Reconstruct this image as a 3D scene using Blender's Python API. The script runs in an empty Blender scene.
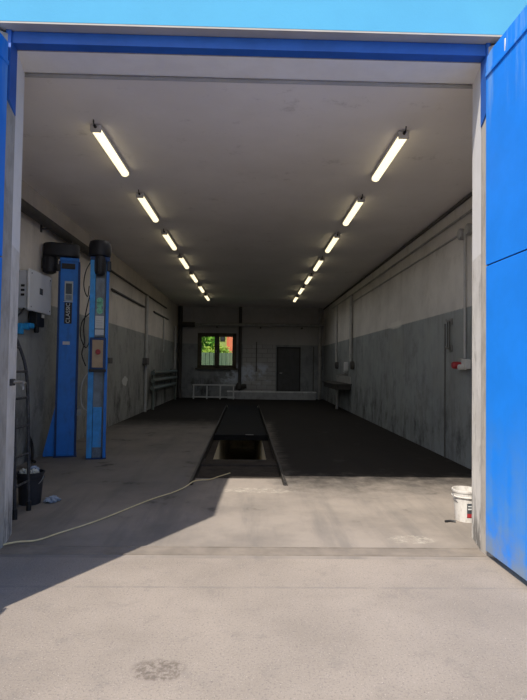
import bpy, bmesh, math, random
from mathutils import Vector, Matrix, noise as mnoise
random.seed(7)
S = bpy.context.scene
COL = S.collection
pi = math.pi

# ------------------------------------------------------------------ nodes / materials
class NT:
    def __init__(self, name):
        self.m = bpy.data.materials.new(name); self.m.use_nodes = True
        self.t = self.m.node_tree; self.n = self.t.nodes; self.l = self.t.links
        self.bsdf = self.n['Principled BSDF']
        self._pos = None
    def set(self, sock, v):
        if isinstance(v, bpy.types.NodeSocket): self.l.new(v, sock)
        else:
            if isinstance(v, (tuple, list)) and len(v) == 3 and sock.type == 'RGBA': v = (*v, 1)
            sock.default_value = v
    def pos(self):
        if self._pos is None: self._pos = self.n.new('ShaderNodeNewGeometry').outputs['Position']
        return self._pos
    def obj(self): return self.n.new('ShaderNodeTexCoord').outputs['Object']
    def xyz(self, v=None):
        s = self.n.new('ShaderNodeSeparateXYZ'); self.set(s.inputs[0], v or self.pos()); return s.outputs
    def mapv(self, v, scale=(1,1,1), loc=(0,0,0), rot=(0,0,0)):
        m = self.n.new('ShaderNodeMapping'); self.set(m.inputs['Vector'], v)
        m.inputs['Scale'].default_value = scale; m.inputs['Location'].default_value = loc; m.inputs['Rotation'].default_value = rot
        return m.outputs[0]
    def noise(self, v, scale=5, detail=6, rough=.6, dist=0):
        n = self.n.new('ShaderNodeTexNoise'); self.set(n.inputs['Vector'], v)
        n.inputs['Scale'].default_value = scale; n.inputs['Detail'].default_value = detail
        n.inputs['Roughness'].default_value = rough; n.inputs['Distortion'].default_value = dist
        return n.outputs['Fac']
    def math(self, op, a, b=0.0, c=None, clamp=False):
        m = self.n.new('ShaderNodeMath'); m.operation = op; m.use_clamp = clamp
        self.set(m.inputs[0], a); self.set(m.inputs[1], b)
        if c is not None: self.set(m.inputs[2], c)
        return m.outputs[0]
    def step(self, v, a, b, lo=0.0, hi=1.0):
        r = self.n.new('ShaderNodeMapRange'); r.interpolation_type = 'SMOOTHSTEP'
        self.set(r.inputs['Value'], v)
        if a > b: a, b, lo, hi = b, a, hi, lo
        r.inputs['From Min'].default_value = a; r.inputs['From Max'].default_value = b
        r.inputs['To Min'].default_value = lo; r.inputs['To Max'].default_value = hi
        return r.outputs[0]
    def mul(self, *a):
        o = a[0]
        for b in a[1:]: o = self.math('MULTIPLY', o, b)
        return o
    def mix(self, f, a, b, mode='MIX'):
        m = self.n.new('ShaderNodeMix'); m.data_type = 'RGBA'; m.blend_type = mode
        self.set(m.inputs[0], f); self.set(m.inputs[6], a); self.set(m.inputs[7], b)
        return m.outputs[2]
    def spot(self, cx, cy, rx, ry, nz=None, soft=.5):
        """soft ellipse on the ground plane, its rim broken up by noise"""
        x, y, z = self.xyz()
        a = self.math('DIVIDE', self.math('SUBTRACT', x, cx), rx); b = self.math('DIVIDE', self.math('SUBTRACT', y, cy), ry)
        d = self.math('ADD', self.math('MULTIPLY', a, a), self.math('MULTIPLY', b, b))
        if nz is not None: d = self.math('ADD', d, self.math('MULTIPLY', self.math('SUBTRACT', nz, .5), 2.2))
        return self.step(d, 1.0, 1.0 - soft)
    def bump(self, h, strength=.3, dist=.01):
        b = self.n.new('ShaderNodeBump'); b.inputs['Strength'].default_value = strength; b.inputs['Distance'].default_value = dist
        self.set(b.inputs['Height'], h); self.l.new(b.outputs[0], self.bsdf.inputs['Normal'])
    def done(self, col, rough=.8, metal=0.0, spec=.5):
        self.set(self.bsdf.inputs['Base Color'], col); self.set(self.bsdf.inputs['Roughness'], rough)
        self.set(self.bsdf.inputs['Metallic'], metal); self.set(self.bsdf.inputs['Specular IOR Level'], spec)
        return self.m

def paint(name, c, rough=.6, metal=0.0, var=.25, scale=6, dirt=None, dirtamt=.0, spec=.4):
    t = NT(name); p = t.obj(); n = t.noise(p, scale, 5)
    col = t.mix(t.step(n, .3, .75), c, tuple(v * (1 - var) for v in c))
    if dirt:
        d = t.noise(t.mapv(p, (1, 1, .35), (3, 1, 2)), scale * 1.7, 8, .7)
        col = t.mix(t.math('MULTIPLY', t.step(d, .5, .72), dirtamt), col, dirt)
    t.bump(n, .08, .004)
    return t.done(col, rough, metal, spec)

def m_ceiling():
    t = NT('ceiling_plaster'); p = t.pos()
    n = t.noise(p, .6, 6, .65); f = t.noise(p, 9, 8, .7)
    col = t.mix(t.step(n, .35, .7), (.92, .88, .85), (.85, .81, .775))
    col = t.mix(t.math('MULTIPLY', t.step(f, .62, .75), .25), col, (.50, .46, .41))
    g = t.noise(t.mapv(p, (1, 1, 1), (7, 3, 0)), 2.4, 9, .75)
    col = t.mix(t.math('MULTIPLY', t.step(g, .58, .70), .35), col, (.42, .385, .345))
    t.bump(f, .12, .006)
    return t.done(col, .9)

def m_wall(name, upper, lower, split=2.6, extra=None):
    t = NT(name); p = t.pos(); x, y, z = t.xyz()
    big = t.noise(p, .7, 6, .65); fine = t.noise(p, 12, 8, .7)
    streak = t.noise(t.mapv(p, (1.0, 1.0, .13)), 3.2, 8, .65)
    up = t.mix(t.step(big, .35, .7), upper, tuple(v * .8 for v in upper))
    up = t.mix(t.math('MULTIPLY', t.step(streak, .55, .75), .35), up, (.30, .27, .23))
    lo = t.mix(t.step(big, .35, .7), lower, tuple(v * .72 for v in lower))
    lo = t.mix(t.math('MULTIPLY', t.mul(t.step(streak, .50, .72), t.step(big, .3, .6)), .55), lo, (.11, .11, .11))
    low = t.step(z, 1.7, .3)
    scuff = t.mul(low, t.step(t.noise(t.mapv(p, (1, 1, .55)), 1.7, 9, .75), .46, .66))
    lo = t.mix(t.math('MULTIPLY', scuff, .9), lo, (.03, .03, .032))
    lo = t.mix(t.math('MULTIPLY', t.step(fine, .64, .70), .3), lo, (.42, .41, .38))
    blot = t.noise(t.mapv(p, (1, 1, .8), (5, 2, 1)), 2.3, 9, .75)
    lo = t.mix(t.math('MULTIPLY', t.step(blot, .50, .64), .45), lo, (.13, .135, .135))
    lo = t.mix(t.math('MULTIPLY', t.step(blot, .42, .30), .35), lo, (.45, .46, .44))
    up = t.mix(t.math('MULTIPLY', t.step(blot, .52, .68), .30), up, (.34, .31, .27))
    up = t.mix(t.math('MULTIPLY', t.step(fine, .66, .71), .5), up, (.26, .24, .21))
    zz = t.math('ADD', z, t.math('MULTIPLY', t.math('SUBTRACT', fine, .5), .03))
    col = t.mix(t.step(zz, split - .01, split + .01), lo, up)
    if extra: col = extra(t, col, x, y, z, fine, big)
    t.bump(t.math('ADD', fine, t.math('MULTIPLY', big, 2)), .25, .008)
    return t.done(col, .85)

def rect(t, a, a0, a1, b, b0, b1, soft=.03):
    return t.mul(t.step(a, a0 - soft, a0 + soft), t.step(a, a1 + soft, a1 - soft), t.step(b, b0 - soft, b0 + soft), t.step(b, b1 + soft, b1 - soft))

def back_extra(t, col, x, y, z, fine, big):
    xz = t.n.new('ShaderNodeCombineXYZ'); t.set(xz.inputs[0], x); t.set(xz.inputs[1], z)
    br = t.n.new('ShaderNodeTexBrick'); t.set(br.inputs['Vector'], xz.outputs[0])
    br.inputs['Scale'].default_value = 1.0; br.inputs['Brick Width'].default_value = .5; br.inputs['Row Height'].default_value = .22
    br.inputs['Mortar Size'].default_value = .014
    br.inputs['Color1'].default_value = (.46, .46, .46, 1); br.inputs['Color2'].default_value = (.39, .39, .40, 1); br.inputs['Mortar'].default_value = (.27, .27, .27, 1)
    col = t.mix(rect(t, x, -.45, 1.15, z, .3, 2.62), col, br.outputs['Color'])
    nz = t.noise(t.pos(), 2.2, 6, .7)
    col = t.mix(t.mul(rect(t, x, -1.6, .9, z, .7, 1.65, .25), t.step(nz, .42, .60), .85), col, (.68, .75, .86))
    return col
def left_extra(t, col, x, y, z, fine, big):
    nz = t.noise(t.pos(), 7, 4, .6)
    a = t.math('DIVIDE', t.math('SUBTRACT', y, 14.9), .42); b = t.math('DIVIDE', t.math('SUBTRACT', z, 1.1), .17)
    d = t.math('ADD', t.math('ADD', t.math('MULTIPLY', a, a), t.math('MULTIPLY', b, b)), t.math('MULTIPLY', nz, 1.6))
    return t.mix(t.step(d, 1.45, 1.3), col, (.62, .62, .58))               # flaked patch of white plaster
def right_extra(t, col, x, y, z, fine, big):
    nz = t.noise(t.pos(), 1.3, 5, .6)
    m = t.mul(rect(t, y, 8.4, 13.5, z, .3, 2.55, .4), t.step(nz, .40, .7), .6)
    col = t.mix(m, col, (.30, .315, .295))
    a = t.math('DIVIDE', t.math('SUBTRACT', y, 12.6), .75); b = t.math('DIVIDE', t.math('SUBTRACT', z, 2.64), .11)
    d = t.math('ADD', t.math('ADD', t.math('MULTIPLY', a, a), t.math('MULTIPLY', b, b)), t.math('MULTIPLY', t.noise(t.pos(), 3.5, 6, .75), 1.0))
    return t.mix(t.mul(t.step(d, 1.5, .7), .8), col, (.70, .68, .63))

def m_front():
    t = NT('jamb_plaster'); p = t.pos(); x, y, z = t.xyz()
    n = t.noise(p, 3, 6, .65); f = t.noise(t.mapv(p, (1, 1, .3)), 9, 8, .7)
    up = t.mix(t.step(n, .3, .7), (.90, .885, .86), (.84, .82, .79))
    lo = t.mix(t.step(n, .35, .65), (.80, .77, .72), (.66, .63, .58))
    lo = t.mix(t.math('MULTIPLY', t.step(f, .52, .66), .5), lo, (.27, .25, .22))
    lo = t.mix(t.mul(t.step(z, .7, .0), t.step(f, .42, .56), .8), lo, (.12, .11, .10))
    col = t.mix(t.step(z, 2.62, 2.645), lo, up)
    col = t.mix(t.step(y, 4.59, 4.58), col, t.mix(t.step(f, .4, .65), (.42, .39, .35), (.30, .28, .25)))    # raw cement strip by the steel frame
    t.bump(f, .3, .006)
    return t.done(col, .85)
def m_facade():
    t = NT('facade_render_blue'); p = t.pos(); n = t.noise(p, 1.2, 4); f = t.noise(p, 60, 4, .7)
    col = t.mix(t.step(n, .3, .7), (.070, .33, .55), (.064, .305, .515))
    t.bump(f, .35, .004)
    return t.done(col, .9)

def m_floor():
    t = NT('workshop_floor_concrete'); p = t.pos(); x, y, z = t.xyz()
    big = t.noise(p, .8, 7, .65); med = t.noise(p, 3.5, 8, .7); fine = t.noise(p, 45, 6, .7)
    lanes = t.noise(t.mapv(p, (1, .12, 1)), 2.6, 7, .65)
    col = t.mix(t.step(big, .35, .68), (.29, .253, .217), (.205, .181, .157))
    col = t.mix(t.math('MULTIPLY', t.step(lanes, .45, .68), .5), col, (.14, .13, .12))
    col = t.mix(t.math('MULTIPLY', t.step(fine, .58, .68), .25), col, (.12, .115, .11))
    gl = t.mul(t.step(y, 5.4, 7.4), t.step(x, -.4, -1.0))
    col = t.mix(t.math('MULTIPLY', gl, .40), col, (.14, .138, .132))
    # old oil: the right-hand lane from just inside, the whole floor further back
    wob = t.math('MULTIPLY', t.math('SUBTRACT', med, .5), 2.0)
    yy = t.math('ADD', y, wob); xx = t.math('ADD', x, t.math('MULTIPLY', wob, .3))
    right = t.mul(t.step(yy, 6.2, 8.0), t.step(xx, .15, .7))
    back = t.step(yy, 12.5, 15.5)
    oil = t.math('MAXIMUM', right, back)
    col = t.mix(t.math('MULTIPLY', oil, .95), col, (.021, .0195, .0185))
    spots = t.mul(t.step(t.noise(p, 1.6, 5, .6), .60, .70), .7)
    col = t.mix(t.mul(spots, t.step(y, 5, 6)), col, (.06, .055, .05))
    pale = t.math('MAXIMUM', t.spot(.1, 6.72, .52, .16, med), t.spot(1.52, 4.86, .24, .13, med))
    col = t.mix(t.mul(pale, t.step(t.noise(p, 11, 8, .8), .42, .66), .55), col, (.52, .48, .40))
    t.bump(t.math('ADD', med, t.math('MULTIPLY', fine, .4)), .35, .008)
    return t.done(col, .92, 0, .08)

def m_ground():
    t = NT('yard_concrete'); p = t.pos(); x, y, z = t.xyz()
    big = t.noise(p, .9, 6, .6); med = t.noise(p, 5, 8, .7); fine = t.noise(p, 70, 5, .75)
    col = t.mix(t.step(big, .35, .68), (.305, .261, .219), (.245, .21, .176))
    col = t.mix(t.math('MULTIPLY', t.step(med, .52, .7), .45), col, (.19, .168, .148))
    col = t.mix(t.math('MULTIPLY', t.step(fine, .52, .64), .55), col, (.12, .108, .097))
    col = t.mix(t.math('MULTIPLY', t.step(t.noise(p, 110, 3, .6), .62, .70), .7), col, (.52, .47, .41))
    col = t.mix(t.math('MULTIPLY', t.mul(t.spot(-.46, 2.78, .17, .11, med), t.step(t.noise(p, 30, 6, .7), .38, .60)), .7), col, (.10, .08, .065))
    jy = t.math('ABSOLUTE', t.math('SUBTRACT', y, 3.80))
    col = t.mix(t.mul(t.step(jy, .022, .008), t.step(med, .36, .55), .45), col, (.17, .155, .14))
    t.bump(t.math('ADD', t.math('MULTIPLY', med, .5), fine), .5, .006)
    return t.done(col, .9, 0, .3)

def m_gate(name, c):
    t = NT(name); p = t.pos(); x, y, z = t.xyz()
    n = t.noise(p, 2.5, 6, .65); st = t.noise(t.mapv(p, (1, 1, .12)), 5, 7, .65)
    col = t.mix(t.step(n, .3, .7), c, tuple(v * .9 for v in c))
    col = t.mix(t.mul(t.step(z, 1.5, .2), t.step(t.math('ADD', t.math('MULTIPLY', st, .35), t.math('MULTIPLY', n, .65)), .38, .66), .6), col, (.16, .33, .52))     # faded and dusty low down
    col = t.mix(t.mul(t.step(z, .45, .05), t.step(n, .30, .6), .7), col, (.24, .27, .29))
    col = t.mix(t.mul(t.step(z, 3.5, 4.1), t.step(st, .50, .66), .45), col, (.28, .50, .80))
    t.bump(n, .15, .01)
    return t.done(col, .55, 0, .35)

def emit(name, c, s):
    t = NT(name); t.bsdf.inputs['Base Color'].default_value = (.9, .88, .8, 1)
    t.bsdf.inputs['Emission Color'].default_value = (*c, 1); t.bsdf.inputs['Emission Strength'].default_value = s
    return t.m
def m_glass():
    t = NT('window_glass'); t.n.remove(t.bsdf)
    tr = t.n.new('ShaderNodeBsdfTransparent'); gl = t.n.new('ShaderNodeBsdfGlossy'); mx = t.n.new('ShaderNodeMixShader')
    tr.inputs[0].default_value = (.88, .92, .88, 1); gl.inputs['Roughness'].default_value = .05
    fr = t.n.new('ShaderNodeFresnel'); fr.inputs[0].default_value = 1.45
    t.l.new(fr.outputs[0], mx.inputs[0]); t.l.new(tr.outputs[0], mx.inputs[1]); t.l.new(gl.outputs[0], mx.inputs[2])
    t.l.new(mx.outputs[0], t.n['Material Output'].inputs[0]); return t.m
def m_leaf(name, a, b):
    t = NT(name); n = t.noise(t.pos(), 1.4, 3); col = t.mix(t.step(n, .35, .65), a, b)
    t.done(col, .6); t.bsdf.inputs['Subsurface Weight'].default_value = 0
    tl = t.n.new('ShaderNodeBsdfTranslucent'); t.l.new(col, tl.inputs[0])
    mx = t.n.new('ShaderNodeMixShader'); mx.inputs[0].default_value = .35
    t.l.new(t.bsdf.outputs[0], mx.inputs[1]); t.l.new(tl.outputs[0], mx.inputs[2]); t.l.new(mx.outputs[0], t.n['Material Output'].inputs[0])
    return t.m

M = dict(
    ceiling=m_ceiling(),
    wl=m_wall('left_wall_paint', (.68, .62, .55), (.36, .36, .33), 2.62, left_extra),
    wr=m_wall('right_wall_paint', (.68, .655, .615), (.325, .355, .36), 2.6, right_extra),
    wb=m_wall('back_wall_paint', (.46, .455, .455), (.31, .33, .35), 2.62, back_extra),
    jamb=m_front(), soffit=paint('grey_soffit', (.42, .40, .37), .9, 0, .15, 3), facade=m_facade(), floor=m_floor(), ground=m_ground(),
    gate=m_gate('gate_blue_paint', (.012, .245, .90)), frameblue=paint('frame_blue_paint', (.025, .13, .50), .5, 0, .2, 4),
    pit=paint('pit_plaster', (.88, .80, .62), .9, 0, .3, 3, (.2, .17, .12), .6),
    rail=paint('rail_steel', (.07, .065, .06), .6, .4, .4, 8, (.12, .08, .05), .6),
    plank=paint('oily_boards', (.06, .05, .042), .95, 0, .4, 5, (.03, .027, .024), .8, .1),
    lid=paint('pit_cover_black', (.012, .012, .013), .85, 0, .3, 5, spec=.15),
    pale_steel=paint('worn_steel', (.30, .295, .285), .45, .7, .2, 10),
    blue=paint('lift_blue_enamel', (.014, .19, .66), .42, 0, .22, 3, (.02, .06, .16), .45),
    bluelight=paint('lift_blue_cover', (.05, .33, .78), .5, 0, .3, 6, (.15, .2, .26), .6),
    bluedark=paint('lift_blue_flange', (.010, .045, .16), .5, 0, .3, 4),
    channel=paint('lift_grey_channel', (.21, .24, .27), .5, .3, .3, 5, (.07, .07, .07), .6),
    dusty=paint('dusty_blue_grey', (.16, .20, .25), .8, 0, .4, 12, (.08, .08, .08), .7),
    black=paint('black_plastic', (.018, .018, .020), .5, 0, .3, 5),
    motor=paint('black_motor_housing', (.022, .022, .027), .45, .2, .3, 5),
    white=paint('white_plastic', (.70, .71, .72), .45, 0, .06, 3),
    offwhite=paint('offwhite_sheet', (.60, .60, .58), .6, 0, .12, 6),
    greycase=paint('grey_side_casing', (.50, .52, .55), .5, 0, .1, 3),
    label_black=paint('sign_black', (.012, .012, .013), .4, 0, .1, 4),
    silver=paint('silver_sticker', (.35, .37, .36), .4, .5, .2, 6),
    slate=paint('slate_sticker', (.06, .07, .08), .4, 0, .3, 12),
    greenst=paint('green_sticker', (.22, .58, .38), .5, 0, .5, 30),
    cream=paint('control_plate_tan', (.43, .31, .20), .6, 0, .2, 8),
    red=paint('red_plastic', (.36, .03, .035), .45, 0, .2, 8),
    conduit=paint('grey_white_conduit', (.46, .46, .45), .6, 0, .2, 6),
    conduitdk=paint('dark_wall_conduit', (.12, .115, .11), .7, 0, .3, 6),
    duct=paint('dark_wall_pipe', (.085, .08, .075), .7, .1, .3, 4),
    pipegrey=paint('grey_pipe_paint', (.42, .42, .41), .6, .1, .25, 4, (.1, .1, .1), .5),
    reg=paint('green_grey_pipe_paint', (.17, .20, .18), .55, .1, .25, 4, (.06, .06, .06), .5),
    alu=paint('dull_aluminium', (.66, .67, .68), .5, .1, .2, 8),
    ladder=paint('ladder_dark_steel', (.055, .055, .06), .6, .3, .4, 20, (.3, .29, .27), .35),
    bucketblk=paint('black_bucket_plastic', (.025, .026, .032), .5, 0, .2, 8),
    bucketwht=paint('white_bucket_plastic', (.60, .575, .53), .6, 0, .12, 14, (.25, .21, .17), .7),
    paper=paint('crumpled_paper', (.62, .62, .55), .9, 0, .35, 30, (.25, .24, .18), .5),
    bluerag=paint('pale_blue_cloth', (.34, .40, .50), .9, 0, .3, 14),
    cyan=paint('bright_blue_plastic', (.03, .33, .72), .5, 0, .25, 10),
    cord=paint('yellow_cord', (.74, .62, .36), .8, 0, .15, 20),
    concrete=paint('pale_concrete', (.40, .41, .43), .85, 0, .25, 3, (.14, .14, .14), .6),
    concretetop=paint('white_ledge_top', (.80, .81, .83), .8, 0, .25, 3, (.25, .25, .25), .5),
    thresh=paint('threshold_concrete', (.235, .20, .165), .85, 0, .3, 4, (.16, .14, .12), .6),
    doorgrey=paint('grey_metal_door', (.075, .077, .082), .5, .2, .3, 3, (.04, .04, .04), .5),
    winframe=paint('brown_window_frame', (.10, .085, .055), .6, 0, .3, 6),
    fixture=paint('grey_lamp_housing', (.66, .64, .60), .6, 0, .2, 6),
    tube=emit('lamp_diffuser', (1.0, .86, .54), 1.35),
    glass=m_glass(),
    leafA=m_leaf('hedge_leaf', (.12, .36, .03), (.26, .52, .05)), leafB=m_leaf('yellow_green_leaf', (.48, .56, .08), (.30, .46, .06)),
    bark=paint('bark', (.12, .09, .06), .9), fence=paint('fence_grey_green', (.095, .135, .09), .7, .1, .15, 3),
    wing=paint('yellow_green_wing', (.30, .36, .10), .8, 0, .15, 2),
    house=paint('orange_house_wall', (.62, .13, .06), .8, 0, .1, 2), rooft=paint('dark_roof', (.12, .06, .05), .8), pane_dark=paint('dark_pane', (.02, .02, .025), .2),
    grass=paint('yard_grass', (.12, .22, .05), .9, 0, .3, 2), roof=paint('roof_felt', (.12, .12, .12), .9),
)

# ------------------------------------------------------------------ mesh helpers
class MB:
    def __init__(self): self.b = bmesh.new()
    def box(self, x0, x1, y0, y1, z0, z1, bev=0, seg=2):
        r = bmesh.ops.create_cube(self.b, size=1)
        for v in r['verts']: v.co = Vector(((x0 + x1) / 2 + v.co.x * (x1 - x0), (y0 + y1) / 2 + v.co.y * (y1 - y0), (z0 + z1) / 2 + v.co.z * (z1 - z0)))
        if bev:
            es = list({e for v in r['verts'] for e in v.link_edges})
            bmesh.ops.bevel(self.b, geom=es, offset=bev, segments=seg, profile=.5, affect='EDGES')
        return self
    def quad(self, *pts):
        self.b.faces.new([self.b.verts.new(p) for p in pts]); return self
    def prism(self, pts, d):
        """polygon pts (3-D) swept by vector d"""
        d = Vector(d); a = [self.b.verts.new(p) for p in pts]; c = [self.b.verts.new(Vector(p) + d) for p in pts]
        n = len(pts); self.b.faces.new(a); self.b.faces.new(c[::-1])
        for i in range(n): self.b.faces.new([a[i], c[i], c[(i + 1) % n], a[(i + 1) % n]])
        return self
    def lathe(self, prof, c=(0, 0, 0), n=24, axis='Z', caps=True):
        rings = []
        for r, h in prof:
            ring = []
            for i in range(n):
                a = 2 * pi * i / n; u, v = r * math.cos(a), r * math.sin(a)
                p = {'Z': (u, v, h), 'Y': (u, h, v), 'X': (h, u, v)}[axis]
                ring.append(self.b.verts.new(Vector(c) + Vector(p)))
            rings.append(ring)
        for A, B in zip(rings, rings[1:]):
            for i in range(n): self.b.faces.new([A[i], A[(i + 1) % n], B[(i + 1) % n], B[i]])
        if caps:
            self.b.faces.new(rings[0][::-1]); self.b.faces.new(rings[-1])
        return self
    def tube(self, pts, r, n=10, smooth=0):
        pts = [Vector(p) for p in pts]
        if smooth:
            q = []
            for i in range(len(pts) - 1):
                p0, p1, p2, p3 = pts[max(i - 1, 0)], pts[i], pts[i + 1], pts[min(i + 2, len(pts) - 1)]
                for k in range(smooth):
                    t = k / smooth
                    q.append(.5 * ((2 * p1) + (-p0 + p2) * t + (2 * p0 - 5 * p1 + 4 * p2 - p3) * t * t + (-p0 + 3 * p1 - 3 * p2 + p3) * t ** 3))
            pts = q + [pts[-1]]
        rings = []; up = None
        for i, p in enumerate(pts):
            d = (pts[min(i + 1, len(pts) - 1)] - pts[max(i - 1, 0)]).normalized()
            if up is None: up = Vector((0, 0, 1)) if abs(d.z) < .9 else Vector((1, 0, 0))
            s = d.cross(up).normalized(); up = s.cross(d).normalized()
            rings.append([self.b.verts.new(p + s * math.cos(2 * pi * k / n) * r + up * math.sin(2 * pi * k / n) * r) for k in range(n)])
        for A, B in zip(rings, rings[1:]):
            for k in range(n): self.b.faces.new([A[k], A[(k + 1) % n], B[(k + 1) % n], B[k]])
        self.b.faces.new(rings[0][::-1]); self.b.faces.new(rings[-1])
        return self
    def build(self, name, mat, parent=None, smooth=False, loc=None):
        bmesh.ops.recalc_face_normals(self.b, faces=self.b.faces)
        me = bpy.data.meshes.new(name); self.b.to_mesh(me); self.b.free()
        me.materials.append(M[mat] if isinstance(mat, str) else mat)
        o = bpy.data.objects.new(name, me); COL.objects.link(o)
        if parent: o.parent = parent
        if loc: o.location = loc
        if smooth:
            for p in me.polygons: p.use_smooth = True
            try:
                me.set_sharp_from_angle(angle=math.radians(40))
            except Exception: pass
        return o

def tag(o, label, cat, group=None, kind=None):
    if label: o['label'] = label
    if cat: o['category'] = cat
    if group: o['group'] = group
    if kind: o['kind'] = kind
    return o
def thing(name, label, cat, loc=(0, 0, 0), rz=0, group=None, kind=None):
    o = bpy.data.objects.new(name, None); COL.objects.link(o); o.location = loc; o.rotation_euler = (0, 0, rz); o.empty_display_size = .1
    return tag(o, label, cat, group, kind)
def struct(o, label, cat): return tag(o, label, cat, None, 'structure')
def copy_tree(o, parent=None):
    c = o.copy(); COL.objects.link(c)
    if parent: c.parent = parent
    for ch in list(o.children): copy_tree(ch, c)
    return c
def text(body, size, mat, parent, name, loc, rot, ext=.002):
    cu = bpy.data.curves.new(name, 'FONT'); cu.body = body; cu.size = size; cu.align_x = 'CENTER'; cu.align_y = 'CENTER'; cu.extrude = ext
    tmp = bpy.data.objects.new('tmp', cu); COL.objects.link(tmp)
    dg = bpy.context.evaluated_depsgraph_get(); me = bpy.data.meshes.new_from_object(tmp.evaluated_get(dg))
    bpy.data.objects.remove(tmp); me.materials.clear(); me.materials.append(M[mat])
    o = bpy.data.objects.new(name, me); COL.objects.link(o); o.parent = parent; o.location = loc; o.rotation_euler = rot
    return o

# ------------------------------------------------------------------ the room
XL, XR, YF, YI, YB, ZC = -3.6, 3.5, 4.36, 4.95, 25.3, 4.43
T = .35
# pit footprint (slightly turned from the room's axis)
PA = .0128
def pit(u, v): return (-.16 + u * math.cos(PA) - v * math.sin(PA), 7.0 + v * math.cos(PA) + u * math.sin(PA))
PH, PL = .63, 13.6
def P3(u, v, z): return (*pit(u, v), z)

m = MB()
c = [pit(-PH, 0), pit(PH, 0), pit(PH, PL), pit(-PH, PL)]
Q = lambda *p: m.quad(*[(a, b, 0) for a, b in p])
L_, R_ = XL - .1, XR + .1
Q((L_, YF), (R_, YF), (R_, c[1][1]), c[1], c[0], (L_, c[0][1]))
Q((L_, c[0][1]), c[0], c[3], (L_, c[3][1])); Q(c[1], (R_, c[1][1]), (R_, c[2][1]), c[2])
Q((L_, c[3][1]), c[3], c[2], (R_, c[2][1]), (R_, YB + .1), (L_, YB + .1))
struct(m.build('floor', 'floor'), 'oil-stained concrete workshop floor around the inspection pit', 'floor')
m = MB(); m.quad((-30, -30, 0), (30, -30, 0), (30, YF, 0), (-30, YF, 0))
struct(m.build('ground', 'ground'), 'sunlit pale concrete yard in front of the gate', 'ground')
m = MB(); m.box(XL - T, XR + T, YF + .3, YB + T, ZC, ZC + .3)
struct(m.build('ceiling', 'ceiling'), 'grey plastered workshop ceiling carrying two rows of lamps', 'ceiling')
m = MB(); m.box(XL - T, XL, YI - .3, YB + T, -.3, ZC); struct(m.build('wall_left', 'wl'), 'left workshop wall, beige above grey', 'wall')
m = MB(); m.box(XR, XR + T, YI - .3, YB + T, -.3, ZC); struct(m.build('wall_right', 'wr'), 'right workshop wall, off-white above dirty blue-grey', 'wall')
# back wall with the window hole
WX0, WX1, WZ0, WZ1 = -2.64, -.76, 1.45, 3.15
m = MB()
m.box(XL, WX0, YB, YB + T, -.3, ZC); m.box(WX1, XR, YB, YB + T, -.3, ZC)
m.box(WX0, WX1, YB, YB + T, -.3, WZ0); m.box(WX0, WX1, YB, YB + T, WZ1, ZC)
struct(m.build('wall_back', 'wb'), 'dim back wall with window, pipes and grey door', 'wall')

# front wall: blue facade skin + plastered reveals (splayed, wider inside)
OZ = 4.362                                          # underside of the lintel
m = MB()
m.prism([(-9, YF, -.3), (-2.24, YF, -.3), (-2.24, YF, 4.484), (2.14, YF, 4.484), (2.14, YF, -.3), (9, YF, -.3), (9, YF, 5.9), (-9, YF, 5.9)], (0, .1, 0))
struct(m.build('wall_front', 'facade'), 'sky-blue rendered facade above the gate opening', 'wall')
m = MB()
m.prism([(-2.24, YF + .002, -.3), (-2.14, YF + .09, -.3), (-2.12, 4.575, -.3), (-2.215, YI, -.3), (XL - T, YI, -.3), (XL - T, YF + .1, -.3), (-2.24, YF + .1, -.3)], (0, 0, ZC + .3))
m.prism([(2.14, YF + .002, -.3), (2.04, YF + .09, -.3), (2.037, 4.575, -.3), (2.115, YI, -.3), (XR + T, YI, -.3), (XR + T, YF + .1, -.3), (2.14, YF + .1, -.3)], (0, 0, ZC + .3))
m.box(-2.4, 2.4, 4.575, 4.92, OZ, ZC)
struct(m.build('trim_1', 'jamb'), 'whitish plastered reveals and lintel lining the gate opening', 'reveal')
m = MB(); m.box(-2.24, 2.14, YF + .002, YF + .11, 4.468, 4.485)
struct(m.build('trim_4', 'soffit'), 'narrow grey soffit under the blue facade', 'soffit')
m = MB(); m.box(-9, 9, YF + .1, YF + .4, ZC + .3, 5.9); m.box(XL - T, XR + T, YF + .4, YB + T, ZC + .3, ZC + .5)
struct(m.build('roof', 'roof'), 'flat roof over the workshop', 'roof')
# blue steel frame: head bar and two upper corner posts
m = MB()
m.box(-2.135, 2.03, 4.468, 4.573, 4.362, 4.467, .004)
for xo, xi in ((-2.16, -2.115), (2.06, 2.027)):
    m.prism([(xo, 4.448, 4.467), (xo, 4.448, 3.86), (xo, 4.573, 3.77), (xo, 4.573, 4.467)], (xi - xo, 0, 0))
struct(m.build('trim_2', 'frameblue'), 'dark blue steel frame across the top of the gate opening', 'frame')
m = MB(); m.box(-2.12, 2.02, 4.43, 4.60, -.01, .006, .003)
m.box(-2.12, 2.02, 4.60, 4.615, -.01, .011)
m.box(-2.12, 2.02, 4.425, 4.44, -.01, .010)
struct(m.build('trim_3', 'thresh'), 'worn threshold strip across the gateway', 'threshold')

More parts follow.
